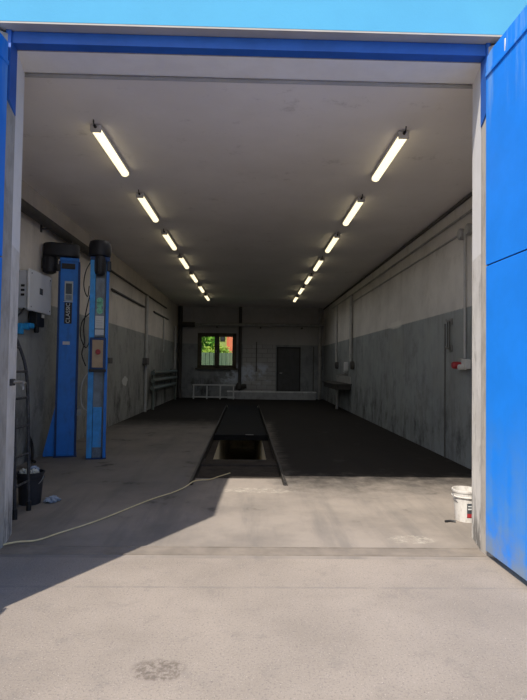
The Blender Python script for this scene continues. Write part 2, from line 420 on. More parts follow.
# gate leaves -----------------------------------------------------------------
def gate(name, hx, hy, ang, side, label):
    r = thing(name, label, 'door', (hx, hy, 0), ang, None, 'structure')     # local -y runs from hinge to free edge; local x=0 is the inner face
    W_, z0, z1, zs = 2.0, .055, 4.34, 2.49
    o = side * .05
    def sheet(za, zb, rnd):
        m = MB(); a, b = sorted((0, o))
        if rnd:
            pts = [(a, 0, za), (a, 0, zb - .10)] + [(a, -.10 + .10 * math.cos(t), zb - .10 + .10 * math.sin(t)) for t in [pi / 2 * k / 6 for k in range(1, 7)]] + [(a, -W_, zb), (a, -W_, za)]
            m.prism(pts, (b - a, 0, 0))
        else: m.box(a, b, -W_, 0, za, zb, .004)
        return m
    sheet(zs + .006, z1, side > 0).build('upper_panel', 'gate', r)
    sheet(z0, zs - .006, False).build('lower_panel', 'gate', r)
    m = MB(); a, b = sorted((-side * .012, side * .02)); m.box(a, b, -W_, -.005, 4.14, 4.175, .004); m.box(*sorted((o, -side * .010)), -W_, -.0, 4.175, 4.315, .004) if False else None
    m.build('top_ridge', 'gate', r)
    m = MB(); m.box(*sorted((side * .012, side * .045)), -W_ + .01, -.01, zs - .02, zs + .02); m.build('fold_seam', 'black', r)
    for k, zz in enumerate((.5, 2.0, 3.7)):
        m = MB(); m.lathe([(.022, -.09), (.022, .09)], (side * .07, .0, zz), 14); m.build('hinge', 'frameblue', r, True)
    return r
g = gate('door_1', 2.012, 4.43, math.radians(1.4), 1, 'bright blue steel gate leaf swung open, sunlit and dusty low down')
text('1', .15, 'white', g, 'number', (-.004, -.33, 4.225), (pi / 2, 0, -pi / 2), .002)
g2 = gate('door_2', -2.125, 4.43, math.radians(-2.0), -1, 'shaded blue gate leaf swung open beside the grey jamb')
m = MB(); m.box(-.04, .05, -2.08, -2.0, 1.22, 1.30, .01); m.box(-.03, .03, -2.15, -2.0, 1.40, 1.44, .01); m.build('latch', 'frameblue', g2)

# window ---------------------------------------------------------------------
w = thing('window_1', 'brown two-light window in the back wall, green garden beyond', 'window', (-1.7, YB, 0), 0, None, 'structure')
m = MB(); y0, y1 = -.03, .10
for a, b, c0, d in ((-.94, -.80, WZ0, WZ1), (.80, .94, WZ0, WZ1), (-.94, .94, WZ0, WZ0 + .1), (-.94, .94, WZ1 - .14, WZ1), (-.07, .07, WZ0, WZ1)):
    m.box(a, b, y0, y1, c0, d, .008)
m.build('window_frame', 'winframe', w)
for a, b in ((-.80, -.07), (.07, .80)):
    s = MB()
    s.box(a, a + .05, -.045, .06, WZ0 + .1, WZ1 - .14, .005); s.box(b - .05, b, -.045, .06, WZ0 + .1, WZ1 - .14, .005)
    s.box(a, b, -.045, .06, WZ0 + .1, WZ0 + .14, .005); s.box(a, b, -.045, .06, WZ1 - .18, WZ1 - .14, .005)
    so = s.build('sash', 'winframe', w)
    m = MB(); m.box(a + .04, b - .04, .01, .016, WZ0 + .13, WZ1 - .17); m.build('pane', 'glass', so)
m = MB(); m.box(-.05, -.02, -.08, -.03, 2.2, 2.33, .008); m.build('handle', 'alu', w)
m = MB(); m.box(-1.02, 1.02, -.16, .05, WZ0 - .07, WZ0, .01); m.build('window_sill', 'winframe', w)
# grey door in the back wall ---------------------------------------------------
d = thing('door_3', 'plain dark grey metal door in the back wall', 'door', (1.79, YB, 0), 0, None, 'structure')
m = MB()
for a, b, c0, e in ((-.58, -.51, 0, 2.52), (.51, .58, 0, 2.52), (-.58, .58, 2.45, 2.52)): m.box(a, b, -.05, .02, c0, e, .005)
m.build('door_frame', 'black', d)
m = MB(); m.box(-.51, .51, -.03, .01, .01, 2.45, .004); m.box(-.40, .40, -.036, -.028, 1.35, 2.3, .004); m.box(-.40, .40, -.036, -.028, .2, 1.15, .004); m.build('door_leaf', 'doorgrey', d)
m = MB(); m.tube([(-.42, -.03, 1.25), (-.42, -.09, 1.25), (-.31, -.09, 1.25)], .012, 8); m.build('handle', 'alu', d, True)

# pit ------------------------------------------------------------------------
HW = .47
m = MB(); D = -1.6
f0, f1 = 1.86, PL
ledge = -.07
for s in (-1, 1):
    m.quad(P3(s * PH, 0, 0), P3(s * PH, PL, 0), P3(s * PH, PL, ledge), P3(s * PH, 0, ledge))
    m.quad(P3(s * HW, 0, ledge), P3(s * HW, PL, ledge), P3(s * HW, PL, D), P3(s * HW, 0, D))
m.quad(P3(-PH, 0, 0), P3(PH, 0, 0), P3(PH, 0, ledge), P3(-PH, 0, ledge)); m.quad(P3(-PH, PL, 0), P3(PH, PL, 0), P3(PH, PL, D), P3(-PH, PL, D))
m.quad(P3(-HW, 0, ledge), P3(HW, 0, ledge), P3(HW, 0, D), P3(-HW, 0, D)); m.quad(P3(-HW, 0, D), P3(HW, 0, D), P3(HW, PL, D), P3(-HW, PL, D))
struct(m.build('wall_pit', 'pit'), 'pale plastered sides of the inspection pit', 'pit wall')
m = MB()
for s in (-1, 1): m.quad(P3(s * PH, 0, ledge), P3(s * PH, PL, ledge), P3(s * HW, PL, ledge), P3(s * HW, 0, ledge))
struct(m.build('pit_ledge', 'plank'), 'dark oily ledges inside the pit edge', 'ledge')
for s, lab in ((-1, 'dark steel edge rail along the left side of the pit'), (1, 'dark steel edge rail along the right side of the pit')):
    m = MB(); a, b = sorted((s * PH, s * (PH + .035)))
    for u0, u1, z0, z1 in ((a, b, .0, .012), (*sorted((s * PH, s * (PH - .014))), -.06, .05)):
        m.prism([P3(u0, -.02, z0), P3(u1, -.02, z0), P3(u1, PL, z0), P3(u0, PL, z0)], (0, 0, z1 - z0))
    tag(m.build('pit_rail', 'rail'), lab, 'rail', 'edge rails of the inspection pit')
PLK = [('dark oily board nearest the gate, half sunlit, covering the pit mouth', 0), ('dark oily board second from the gate across the pit mouth', 1), ('dark oily board third from the gate across the pit mouth', 2), ('dark oily board beside the open hole of the pit', 3)]
for lab, k in PLK:
    m = MB(); v0 = .02 + k * .46; v1 = v0 + .45
    z = ledge + .003; h = .055 if k == 0 else (.048 if k < 3 else .075)
    m.prism([P3(-PH + .02, v0, z), P3(PH - .02, v0, z), P3(PH - .02, v1, z), P3(-PH + .02, v1, z)], (0, 0, h))
    tag(m.build('pit_board', 'floor' if k == 0 else 'plank'), lab.replace('dark oily', 'lighter grey') if k == 0 else lab, 'board', 'boards over the near end of the pit')  # nearest board takes the floor colour, the rest a darker one
cv = thing('pit_cover', 'black steel cover over the rear of the inspection pit', 'cover', (*pit(0, 4.65), 0), PA)
m = MB(); m.box(-.57, .57, 0, 8.8, -.065, .045, .008); m.build('cover_plate', 'lid', cv)
m = MB(); m.box(-.60, .60, -.03, .03, -.065, .055, .006); m.build('front_bar', 'lid', cv)
m = MB(); m.box(.10, .28, -.045, -.02, .052, .066, .004); m.build('pale_steel', 'pale_steel', cv)  # pale bar standing in for the highlight on the cover's front edge

# ------------------------------------------------------------------ ceiling lamps
def lamp_proto():
    r = thing('ceiling_lamp', '', 'lamp', (0, 0, ZC))
    def trough(w, z0, z1, L, y0=0):
        m = MB(); n = 8
        prof = [(-w / 2, z1)] + [(-w / 2 * math.cos(pi * k / n), z1 - (z1 - z0) * (.35 + .65 * math.sin(pi * k / n)) if 0 < k < n else z1 - (z1 - z0) * .35) for k in range(n + 1)] + [(w / 2, z1)]
        m.prism([(x, y0, z) for x, z in prof], (0, L, 0)); return m
    trough(.13, -.075, -.02, 1.44).build('housing', 'fixture', r)
    trough(.108, -.12, -.055, 1.39, .03).build('diffuser', 'tube', r)
    m = MB(); m.box(-.062, .062, -.01, .03, -.105, -.02, .01); m.build('end_cap', 'fixture', r)
    m = MB(); m.box(-.062, .062, 1.42, 1.45, -.105, -.02, .01); m.build('end_cap', 'fixture', r)
    for yy in (.3, 1.2):
        m = MB(); m.box(-.05, .05, yy - .02, yy + .02, -.025, 0.0); m.build('bracket', 'fixture', r)
    m = MB(); m.lathe([(.015, -.04), (.018, 0)], (0, -.01, -.05), 10, 'Y'); m.tube([(0, -.04, -.05), (0, -.08, -.035), (0, -.09, 0)], .007, 8); m.build('cable_gland', 'black', r)
    return r
LP = lamp_proto(); first = True
ordn = ['nearest the gate', 'second from the gate', 'third from the gate', 'fourth from the gate', 'fifth from the gate', 'sixth from the gate', 'nearest the back wall']
for side, x0, y00 in (('left', -1.88, 6.06), ('right', 1.77, 6.04)):
    for k in range(7):
        o = LP if first else copy_tree(LP); first = False
        o.location = (x0, y00 + .03 + k * 2.41, ZC)
        o['label'] = f'lit strip lamp in the {side} ceiling row, {ordn[k]}'; o['group'] = 'strip lamps on the ceiling'
m = MB(); m.tube([(-2.3, 5.06, ZC - .02), (2.2, 5.06, ZC - .02)], .02, 8)
tag(m.build('ceiling_conduit', 'conduit', None, True), 'thin grey conduit crossing the ceiling just behind the gate lintel', 'conduit')

# ------------------------------------------------------------------ lift columns
def head(r, cx, cy, z):
    pass
A = thing('lift_column', 'blue lift column with lettered black sign and wide black belt cover', 'lift', (-3.15, 8.95, 0), math.radians(17), 'car lift columns by the left wall'); A.scale = (.94, 1, 1)
m = MB(); m.box(-.155, .155, 0, .34, .02, 3.36, .008); m.build('column', 'blue', A)
for s in (-1, 1):
    m = MB(); a, b = sorted((s * .150, s * .185)); m.box(a, b, -.012, .30, .02, 3.34, .004); m.build('flange', 'bluedark', A)
m = MB(); m.box(-.20, .20, -.02, .40, 0, .020, .004); m.build('base_plate', 'bluedark', A)
m = MB(); m.prism([(-.186, .02, .02), (-.37, .02, .02), (-.37, .02, .07), (-.186, .02, .85)], (0, .05, 0)); m.build('foot_gusset', 'blue', A)
m = MB(); m.box(-.13, .10, -.022, .0, 3.21, 3.30, .003); m.build('slot_plate', 'black', A)
m = MB(); m.box(-.165, .165, -.02, .3, 3.34, 3.40, .004); m.build('top_plate', 'blue', A)
m = MB()
n = 10; R0 = .17; a0, a1 = -.29, .0
pts = [(a1 + R0 * math.sin(t), .10 - R0 * math.cos(t), 3.41) for t in [pi * k / n for k in range(n + 1)]] + [(a0 - R0 * math.sin(t), .10 + R0 * math.cos(t), 3.41) for t in [pi * k / n for k in range(n + 1)]]
m.prism(pts, (0, 0, .235)); bc = m.build('belt_cover', 'motor', A, True)
bv = bc.modifiers.new('b', 'BEVEL'); bv.width = .03; bv.segments = 3; bv.limit_method = 'ANGLE'
m = MB(); m.lathe([(.02, 3.64), (.02, 3.70), (.012, 3.71)], (.02, .1, 0), 10); m.build('cover_bolt', 'black', A, True)
mo = MB(); mo.lathe([(.07, 3.12), (.115, 3.14), (.125, 3.20), (.13, 3.22), (.13, 3.36), (.11, 3.41)], (-.34, .06, 0), 24); mo = mo.build('motor', 'motor', A, True)
for k in range(12):
    m = MB(); t = 2 * pi * k / 12; cx, cy = -.34 + .132 * math.cos(t), .06 + .132 * math.sin(t)
    m.tube([(cx, cy, 3.20), (cx, cy, 3.38)], .008, 5); m.build('cooling_fin', 'motor', mo)
m = MB(); m.box(-.215, -.15, -.02, .03, 3.16, 3.28, .004); m.build('motor_bracket', 'black', A)
sg = MB(); sg.box(-.075, .07, -.009, 0, 2.66, 3.0, .003); sg = sg.build('sticker', 'silver', A)
m = MB(); m.box(-.055, .05, -.012, -.007, 2.78, 2.96); m.build('sticker_panel', 'slate', sg)
m = MB(); m.box(-.055, .05, -.012, -.007, 2.68, 2.76); m.build('sticker_panel', 'channel', sg)
sn = MB(); sn.box(-.07, .06, -.009, 0, 2.27, 2.635, .002); sn = sn.build('sign', 'label_black', A)
m = MB(); m.box(-.085, .075, -.009, 0, 2.642, 2.652); m.build('sticker_line', 'offwhite', A)
text('CLASSIC', .094, 'offwhite', sn, 'lettering', (-.005, -.011, 2.452), (pi / 2, -pi / 2, 0))
m = MB(); m.box(-.085, .035, -.006, 0, 1.91, 1.965, .002); m.build('maker_label', 'offwhite', A)
m = MB(); m.box(.186, .26, .02, .12, .70, .80, .008); m.lathe([(.018, 0), (.018, .06)], (.22, .07, .80), 8); m.build('limit_switch', 'conduit', A)

B = thing('lift_column', 'blue lift column with open grey channel, tan control plate and red button', 'lift', (-2.585, 8.80, 0), math.radians(15), 'car lift columns by the left wall'); B.scale = (.94, 1, 1)
m = MB(); m.box(-.16, .16, .10, .34, .02, 3.34, .006); m.build('column', 'channel', B)
m = MB(); m.box(-.165, -.072, -.01, .12, .02, 3.34, .006); m.build('flange', 'bluelight', B)
m = MB(); m.box(.112, .165, -.01, .12, .02, 3.34, .006); m.build('flange', 'blue', B)
m = MB(); m.box(-.17, .175, -.025, .38, 0, .020, .004); m.build('base_plate', 'bluedark', B)
m = MB(); m.box(-.165, .165, -.015, .32, 3.34, 3.40, .004); m.build('top_plate', 'bluedark', B)
m = MB(); m.lathe([(.13, 3.40), (.185, 3.42), (.195, 3.46), (.195, 3.60), (.18, 3.66), (.14, 3.68)], (-.01, .09, 0), 28); m.build('belt_cover', 'motor', B, True)
mo = MB(); mo.lathe([(.05, 3.08), (.08, 3.10), (.09, 3.14), (.09, 3.36), (.075, 3.41)], (0, -.01, 0), 22); mo = mo.build('motor', 'motor', B, True)
for k in range(10):
    m = MB(); t = 2 * pi * k / 10; cx, cy = .092 * math.cos(t), -.01 + .092 * math.sin(t)
    m.tube([(cx, cy, 3.14), (cx, cy, 3.36)], .006, 5); m.build('cooling_fin', 'motor', mo)
m = MB(); m.box(.12, .19, -.04, .05, 3.16, 3.33, .01); m.build('terminal_box', 'motor', B)
cov = MB(); cov.box(-.07, .092, .03, .10, 2.05, 3.05, .004); cov = cov.build('channel_cover', 'channel', B)
for zc in (2.62, 2.55, 2.45):
    m = MB(); m.lathe([(.055, -.004), (.055, 0)], (.01, .03, zc + .04), 18, 'Y'); m.build('round_sticker', 'greenst', cov)
m = MB(); m.box(-.065, .088, .022, .032, 2.19, 2.40, .002); m.build('notice_label', 'offwhite', B)
m = MB(); m.box(-.065, .088, .022, .032, 2.08, 2.17, .002); m.build('notice_label', 'offwhite', B)
for k in range(4):
    m = MB(); m.box(-.045, .07 - .02 * (k % 2), .0205, .0225, 2.36 - k * .04, 2.367 - k * .04); m.build('notice_line', 'conduit', B)
cb = MB(); cb.box(-.14, .13, -.07, .10, 1.50, 2.03, .008); cb = cb.build('control_box', 'bluedark', B)
m = MB(); m.box(-.10, .085, -.078, -.066, 1.53, 1.99, .003); m.build('control_plate', 'cream', cb)
m = MB(); m.lathe([(.038, -.03), (.044, -.018), (.044, -.004), (.03, .0)], (.0, -.078, 1.79), 20, 'Y'); m.build('stop_button', 'red', cb, True)
m = MB(); m.box(-.15, .14, -.075, .10, 1.455, 1.50, .006); m.build('box_foot', 'black', B)
m = MB(); m.box(-.065, .085, .03, .10, .17, .86, .003); m.build('lower_cover', 'bluelight', B)
m = MB(); m.box(-.070, .088, .025, .10, .02, .19, .003); m.build('kick_plate', 'dusty', B)
m = MB(); m.tube([(-.17, .05, 3.30), (-.24, .02, 3.15), (-.27, .0, 2.95), (-.25, 0, 2.80), (-.20, .02, 2.72), (-.18, .05, 2.9)], .009, 6, 5); m.build('cable', 'black', B, True)
m = MB(); m.tube([(-.165, .08, 2.75), (-.22, .10, 2.5), (-.26, .08, 2.2), (-.24, .08, 1.95), (-.28, .1, 1.75), (-.21, .1, 1.55)], .011, 6, 5); m.build('cable', 'black', B, True)
m = MB(); m.tube([(-.165, .12, 2.45), (-.29, .14, 2.3), (-.31, .12, 2.05), (-.22, .12, 1.86), (-.165, .12, 1.95)], .010, 6, 5); m.build('cable', 'black', B, True)
m = MB(); m.tube([(-.165, .1, 1.45), (-.25, .1, 1.3), (-.28, .1, 1.1), (-.25, .1, .88), (-.165, .1, .8)], .009, 6, 5); m.build('cable', 'conduit', B, True)

# ------------------------------------------------------------------ left wall fittings
inv = thing('inverter', 'white wall-mounted inverter with black socket block, left of the lift columns', 'inverter', (XL + .002, 0, 0))
m = MB(); m.box(0, .15, 8.02, 8.84, 2.42, 3.02, .02, 3); m.build('casing', 'greycase', inv)
for k in range(3):
    m = MB(); m.box(.045, .10, 8.012, 8.022, 2.62 + k * .07, 2.655 + k * .07, .003); m.build('vent', 'black', inv)
m = MB(); m.box(.15, .185, 7.99, 8.87, 2.40, 3.04, .015, 3); m.build('front_cover', 'white', inv)
m = MB(); m.box(.184, .19, 8.38, 8.50, 2.69, 2.79, .003); m.build('badge', 'slate', inv)
for yy in (8.07, 8.80):
    for zz in (2.46, 2.98):
        m = MB(); m.lathe([(.012, 0), (.012, .005)], (.184, yy, zz), 8, 'X'); m.build('screw', 'slate', inv)
cn = MB(); cn.box(.03, .16, 8.36, 8.66, 2.18, 2.43, .01); cn = cn.build('socket_block', 'black', inv)
m = MB(); m.box(.155, .165, 8.54, 8.64, 2.33, 2.39); m.build('socket_label', 'offwhite', cn)
m = MB(); m.lathe([(.03, 2.08), (.04, 2.1), (.04, 2.19)], (.1, 8.50, 0), 14); m.build('cable_gland', 'black', cn, True)
m = MB(); m.tube([(.1, 8.05, 2.45), (.08, 7.97, 2.36), (.04, 7.88, 2.22), (.03, 7.86, 1.8), (.03, 7.85, .4)], .014, 8, 6); m.build('cable', 'black', inv, True)

bh = thing('blue_bracket', 'bright blue plastic holder fixed to the wall under the inverter', 'holder', (XL + .002, 8.15, 2.16))
m = MB(); m.box(0, .09, -.16, .14, -.05, .04, .015); m.box(.02, .13, .06, .20, -.02, .06, .012); m.build('body', 'cyan', bh)
m = MB(); m.box(.02, .08, -.19, -.06, -.13, -.03, .012); m.build('clip', 'cyan', bh)

wp = thing('wall_pipe', 'thick dark pipe running along the upper left wall behind the lift column', 'pipe', (XL + .002, 0, 3.95))
m = MB(); m.tube([(.12, YI + .05, .0), (.12, 12.3, 0), (.12, 12.4, 0)], .085, 14); m.build('pipe_run', 'duct', wp, True)
for yy in (5.6, 7.2, 8.8, 10.4, 12.0):
    m = MB(); m.box(0, .2, yy - .02, yy + .02, -.10, -.085); m.box(0, .02, yy - .02, yy + .02, -.15, .1); m.build('bracket', 'duct', wp)

def conduit(name, pts, r, mat, label, cat='conduit', group=None, boxes=()):
    if not boxes:
        m = MB(); m.tube(pts, r, 8); return tag(m.build(name, mat, None, True), label, cat, group)
    o = thing(name, label, cat, pts[0], 0, group); off = Vector(pts[0])
    m = MB(); m.tube([Vector(p) - off for p in pts], r, 8); m.build('conduit_run', mat, o, True)
    for (x0, x1, y0, y1, z0, z1, nm, mt) in boxes:
        m = MB(); m.box(x0 - off.x, x1 - off.x, y0 - off.y, y1 - off.y, z0 - off.z, z1 - off.z, .01); m.build(nm, mt, o)
    return o
xl = XL + .03
conduit('cable_conduit', [(xl, 12.5, 3.93), (xl, 21.6, 3.93)], .028, 'conduitdk', 'long dark conduit along the top of the left wall past the columns')
conduit('ledge_strip', [(xl, 13.2, 3.48), (xl, 17.2, 3.48)], .032, 'conduitdk', 'horizontal dark ledge strip on the left wall, nearer the columns', 'strip', 'ledge strips on the left wall')
conduit('ledge_strip', [(xl, 18.9, 3.50), (xl, 22.1, 3.50)], .032, 'conduitdk', 'horizontal dark ledge strip on the left wall, above the pipe radiator', 'strip', 'ledge strips on the left wall')
conduit('drop_conduit', [(xl, 12.9, .0), (xl, 12.9, 3.895)], .028, 'conduit', 'vertical conduit on the left wall just behind the lift columns, with valve box', 'conduit', 'vertical conduits on the left wall', [(XL + .002, XL + .14, 12.78, 13.02, 1.60, 1.74, 'valve_box', 'conduitdk')])
conduit('drop_conduit', [(xl + .025, 17.5, .0), (xl + .025, 17.5, 3.895)], .05, 'conduit', 'vertical conduit in the middle of the left wall, with dark junction box', 'conduit', 'vertical conduits on the left wall', [(XL + .002, XL + .14, 17.22, 17.62, 1.58, 1.80, 'junction_box', 'conduitdk')])
conduit('drop_conduit', [(xl, 21.0, 2.08), (xl, 21.0, 3.46)], .032, 'conduit', 'short vertical conduit on the left wall above the pipe radiator', 'conduit', 'vertical conduits on the left wall')
conduit('corner_pipe', [(xl + .029, 24.0, 1.4), (xl + .029, 24.0, 3.35)], .06, 'conduit', 'pale vertical pipe beside the back left corner', 'pipe')
conduit('corner_duct', [(XL + .13, YB - .12, 0), (XL + .13, YB - .12, ZC)], .10, 'duct', 'dark vertical pipe standing in the back left corner', 'pipe')
rg = thing('pipe_radiator', 'pipe radiator of three thick horizontal tubes on the left wall', 'radiator', (XL + .003, 18.3, 0))
for z in (1.29, 1.01, .73):
    m = MB(); m.tube([(.14, 0, z), (.14, 5.6, z)], .075, 14); m.build('radiator_tube', 'reg', rg, True)
for yy in (.12, 5.45):
    m = MB(); m.tube([(.14, yy, 0), (.14, yy, 1.36)], .05, 10); m.build('header_pipe', 'reg', rg, True)
for yy in (.8, 4.8):
    m = MB(); m.box(0, .20, yy - .02, yy + .02, .60, .64); m.box(0, .06, yy - .02, yy + .02, .6, 1.4); m.build('wall_bracket', 'reg', rg)
m = MB(); m.tube([(XL + .06, 8.42, .14), (XL + .09, 8.36, .26), (XL + .08, 8.38, .38), (XL + .05, 8.46, .40), (XL + .06, 8.54, .28), (XL + .10, 8.48, .14), (XL + .13, 8.40, .05), (XL + .2, 8.34, .03)], .024, 8, 6)
tag(m.build('rubber_hose', 'black', None, True), 'black rubber hose curled against the wall at the foot of the lift column', 'hose')

# latch on the left reveal
lt = thing('gate_hook', 'short steel hook bolt sticking out of the left gate jamb', 'hook', (-2.135, 4.70, 1.42))
m = MB(); m.box(-.03, .012, -.04, .04, -.03, .03, .005); m.build('plate', 'ladder', lt)
m = MB(); m.tube([(0, 0, 0), (.03, .04, .005), (.045, .10, .0)], .014, 8); m.lathe([(.022, 0), (.022, .05)], (.045, .09, -.015), 10, 'Y'); m.build('bolt', 'pale_steel', lt, True)
m = MB(); m.tube([(.045, .11, -.02), (.05, .11, -.06), (.052, .11, -.07)], .012, 8); m.build('hook_tip', 'pale_steel', lt, True)

# ladder behind the left jamb
la = thing('ladder', 'dark steel ladder with curved top standing behind the left jamb', 'ladder', (-2.40, 5.40, 0))
def railpts(y): return [(.01, y, .0), (-.01, y, .65), (-.03, y, 1.2), (-.06, y, 1.52), (-.13, y, 1.75), (-.26, y, 2.0), (-.48, y, 2.18), (-.68, y, 2.22)]
for y in (0, .33):
    m = MB(); m.tube(railpts(y), .018, 8, 5); m.build('rail', 'ladder', la, True)
    m = MB(); m.lathe([(.026, 0), (.024, .10)], (.01, y, 0), 10); m.build('rubber_foot', 'black', la, True)
for k, (x, z) in enumerate(((.0, .32), (-.005, .62), (-.018, .92), (-.03, 1.22), (-.055, 1.50), (-.13, 1.76))):
    m = MB(); m.tube([(x, 0, z), (x, .33, z)], .013, 8); m.build('rung', 'ladder', la, True)

# buckets
def bucket(name, loc, r0, r1, h, mat, label):
    o = thing(name, label, 'bucket', loc)
    m = MB(); t = .006
    m.lathe([(r0, 0), (r1 - .004, h - .03), (r1, h - .03), (r1 + .008, h - .015), (r1 + .006, h), (r1 - t, h), (r1 - t - .004, h - .03), (r0 - t, .012)], (0, 0, 0), 32)
    m.build('pail', mat, o, True)
    m = MB(); m.lathe([(r1 + .002, h - .075), (r1 + .009, h - .070), (r1 + .009, h - .062), (r1 + .002, h - .058)], (0, 0, 0), 32, caps=False); m.build('rim_band', mat, o, True)
    m = MB(); pts = [((r1 + .012) * math.cos(t), -.4 * (r1) * math.sin(t) - .02, h - .04 - .13 * math.sin(t)) for t in [pi * k / 12 for k in range(13)]]
    m.tube(pts, .004, 6); m.build('wire_handle', 'pale_steel', o, True)
    return o
bk = bucket('bucket', (-2.50, 6.02, 0), .115, .145, .36, 'bucketblk', 'black plastic bucket full of crumpled paper behind the ladder')
def crumple(rx, ry, rz, seed, sub=4):
    m = MB(); bmesh.ops.create_icosphere(m.b, subdivisions=sub, radius=1)
    for v in m.b.verts:
        n = mnoise.noise(v.co * 2.2 + Vector((seed, 0, 0))) * .45 + abs(mnoise.noise(v.co * 5 + Vector((0, seed, 0)))) * .35
        v.co = v.co * (.8 + n); v.co = Vector((v.co.x * rx, v.co.y * ry, v.co.z * rz))
    return m
for k, (a, z, rr, d, mt, lab) in enumerate(((200, .352, .055, .066, 'paper', 'crumpled white paper wad at the left of the black bucket'), (320, .355, .054, .066, 'paper', 'crumpled paper wad at the front right of the black bucket'), (80, .365, .055, .066, 'bluerag', 'crumpled bluish paper wad at the back of the black bucket'), (0, .235, .062, .0, 'paper', 'crumpled paper wad deepest in the middle of the black bucket'))):
    a = math.radians(a)
    tag(crumple(rr, rr, rr * .8, k * 3.3).build('paper_wad', mt, None, False, (-2.50 + d * math.cos(a), 6.02 + d * math.sin(a), z)), lab, 'paper', 'paper wads in the black bucket')
tag(crumple(.085, .11, .035, 9.1).build('rag', 'bluerag', None, False, (-2.28, 6.10, .022)), 'small pale blue rag on the floor beside the black bucket', 'rag')
bw = bucket('bucket', (2.285, 5.50, 0), .105, .135, .325, 'bucketwht', 'speckled white plastic bucket standing by the right jamb')
lb = MB(); n = 8
for i in range(n):
    a0, a1 = [-pi / 2 - .28 + (.95) * j / n for j in (i, i + 1)]
    rr = lambda z: .105 + (.135 - .105) * z / .325 + .002
    lb.quad(*[(rr(z) * math.cos(a), rr(z) * math.sin(a), z) for a, z in ((a0, .05), (a1, .05), (a1, .20), (a0, .20))])
lb = lb.build('label', 'slate', bw)
def strip(z0, z1, mt, a_0, a_1, nm):
    s = MB()
    for i in range(6):
        a0, a1 = [-pi / 2 - .40 + a_0 + (a_1 - a_0) * j / 6 for j in (i, i + 1)]
        rr = lambda z: .105 + (.135 - .105) * z / .325 + .004
        s.quad(*[(rr(z) * math.cos(a), rr(z) * math.sin(a), z) for a, z in ((a0, z0), (a1, z0), (a1, z1), (a0, z1))])
    s.build(nm, mt, lb)
strip(.055, .095, 'red', .14, 1.0, 'label_patch'); strip(.135, .150, 'offwhite', .2, .9, 'label_line'); strip(.165, .178, 'offwhite', .2, .8, 'label_line')
m = MB(); m.tube([(2.03, 5.40, .012), (2.09, 5.42, .012), (2.14, 5.40, .012)], .012, 6); tag(m.build('stick', 'black', None, True), 'short black stick on the floor left of the white bucket', 'stick')

# yellow cord
z = .012
m = MB(); m.tube([(-2.9, 4.1, z), (-2.4, 4.28, z), (-2.09, 4.63, z + .01), (-1.90, 4.74, z), (-1.77, 4.95, z), (-1.52, 5.37, z), (-1.17, 6.16, z), (-.97, 6.5, z), (-.84, 6.76, .022), (-.745, 6.90, .066), (-.66, 7.06, .05), (-.56, 7.30, .008), (-.45, 7.53, .0), (-.30, 7.80, -.004)], .0075, 8, 6)
tag(m.build('cord', 'cord', None, True), 'thin yellow cord trailing across the floor to the pit', 'cord')

# ------------------------------------------------------------------ right wall fittings
xr = XR - .03
conduit('cable_conduit', [(xr + .008, YI + .1, 4.13), (xr + .008, 22.5, 4.13)], .021, 'pipegrey', 'long thin conduit along the top of the right wall')
conduit('ceiling_edge_strip', [(XR - .02, YI + .1, ZC - .04), (XR - .02, YB - .1, ZC - .04)], .03, 'conduitdk', 'dark strip along the top edge of the right wall', 'strip')
sk = thing('socket_board', 'red and white socket cluster on the right wall fed by a vertical conduit', 'socket', (XR - .002, 8.42, 1.65))
m = MB(); m.box(-.09, 0, -.20, -.02, -.06, .10, .012); m.build('white_socket', 'offwhite', sk)
m = MB(); m.box(-.05, 0, .0, .22, -.06, .12, .01); m.build('back_box', 'pipegrey', sk)
m = MB(); m.lathe([(.045, -.19), (.06, -.17), (.06, -.10), (.05, -.0)], (0, .10, .0), 18, 'X'); m.build('red_socket', 'red', sk, True)
m = MB(); m.lathe([(.04, -.17), (.045, -.15), (.045, -.05)], (0, -.11, -.03), 16, 'X'); m.build('round_cap', 'offwhite', sk, True)
m = MB(); m.tube([(-.03, -.02, .12), (-.03, -.02, 2.20)], .022, 8); m.build('conduit_run', 'conduit', sk, True)
jb = 0
for y, lab in ((8.55, 'round grey junction box high on the right wall above the socket cluster'), (8.24, 'round grey junction box high on the right wall, nearest the gate')):
    o = thing('junction_box', lab, 'junction box', (XR - .002, y, 3.84), 0, 'junction boxes high on the right wall')
    m = MB(); m.lathe([(.085, -.07), (.095, -.06), (.095, 0)], (0, 0, 0), 18, 'X'); m.build('box', 'pipegrey', o, True)
    m = MB(); m.lathe([(.07, -.08), (.075, -.07)], (0, 0, 0), 18, 'X'); m.build('lid', 'conduit', o, True)
conduit('feed_conduit', [(xr + .014, 8.67, 3.86), (xr + .014, 17.9, 3.86)], .018, 'conduit', 'pale thin conduit running back from the high junction boxes')
hk = thing('wall_hook', 'pair of steel hooks joined by a thin rod on the right wall', 'hook', (XR - .002, 9.05, 0))
for z in (1.95, 2.42):
    m = MB(); m.box(-.02, 0, -.07, .07, z - .05, z + .05, .006); m.tube([(-.02, 0, z), (-.09, 0, z), (-.10, 0, z + .04)], .014, 8); m.build('hook', 'pale_steel', hk)
m = MB(); m.tube([(-.05, .04, 1.95), (-.05, .04, 2.42)], .010, 6); m.tube([(-.05, -.05, 1.95), (-.05, -.05, 2.42)], .010, 6); m.build('rod', 'duct', hk, True)
conduit('drop_conduit', [(xr - .03, 18.0, 1.80), (xr - .03, 18.0, 4.095)], .062, 'conduit', 'pale vertical conduit on the right wall above the wash basin', 'conduit', 'vertical conduits on the right wall')
conduit('drop_conduit', [(xr - .015, 21.2, 1.80), (xr - .015, 21.2, 4.095)], .047, 'conduit', 'vertical conduit on the right wall beyond the wash basin', 'conduit', 'vertical conduits on the right wall')
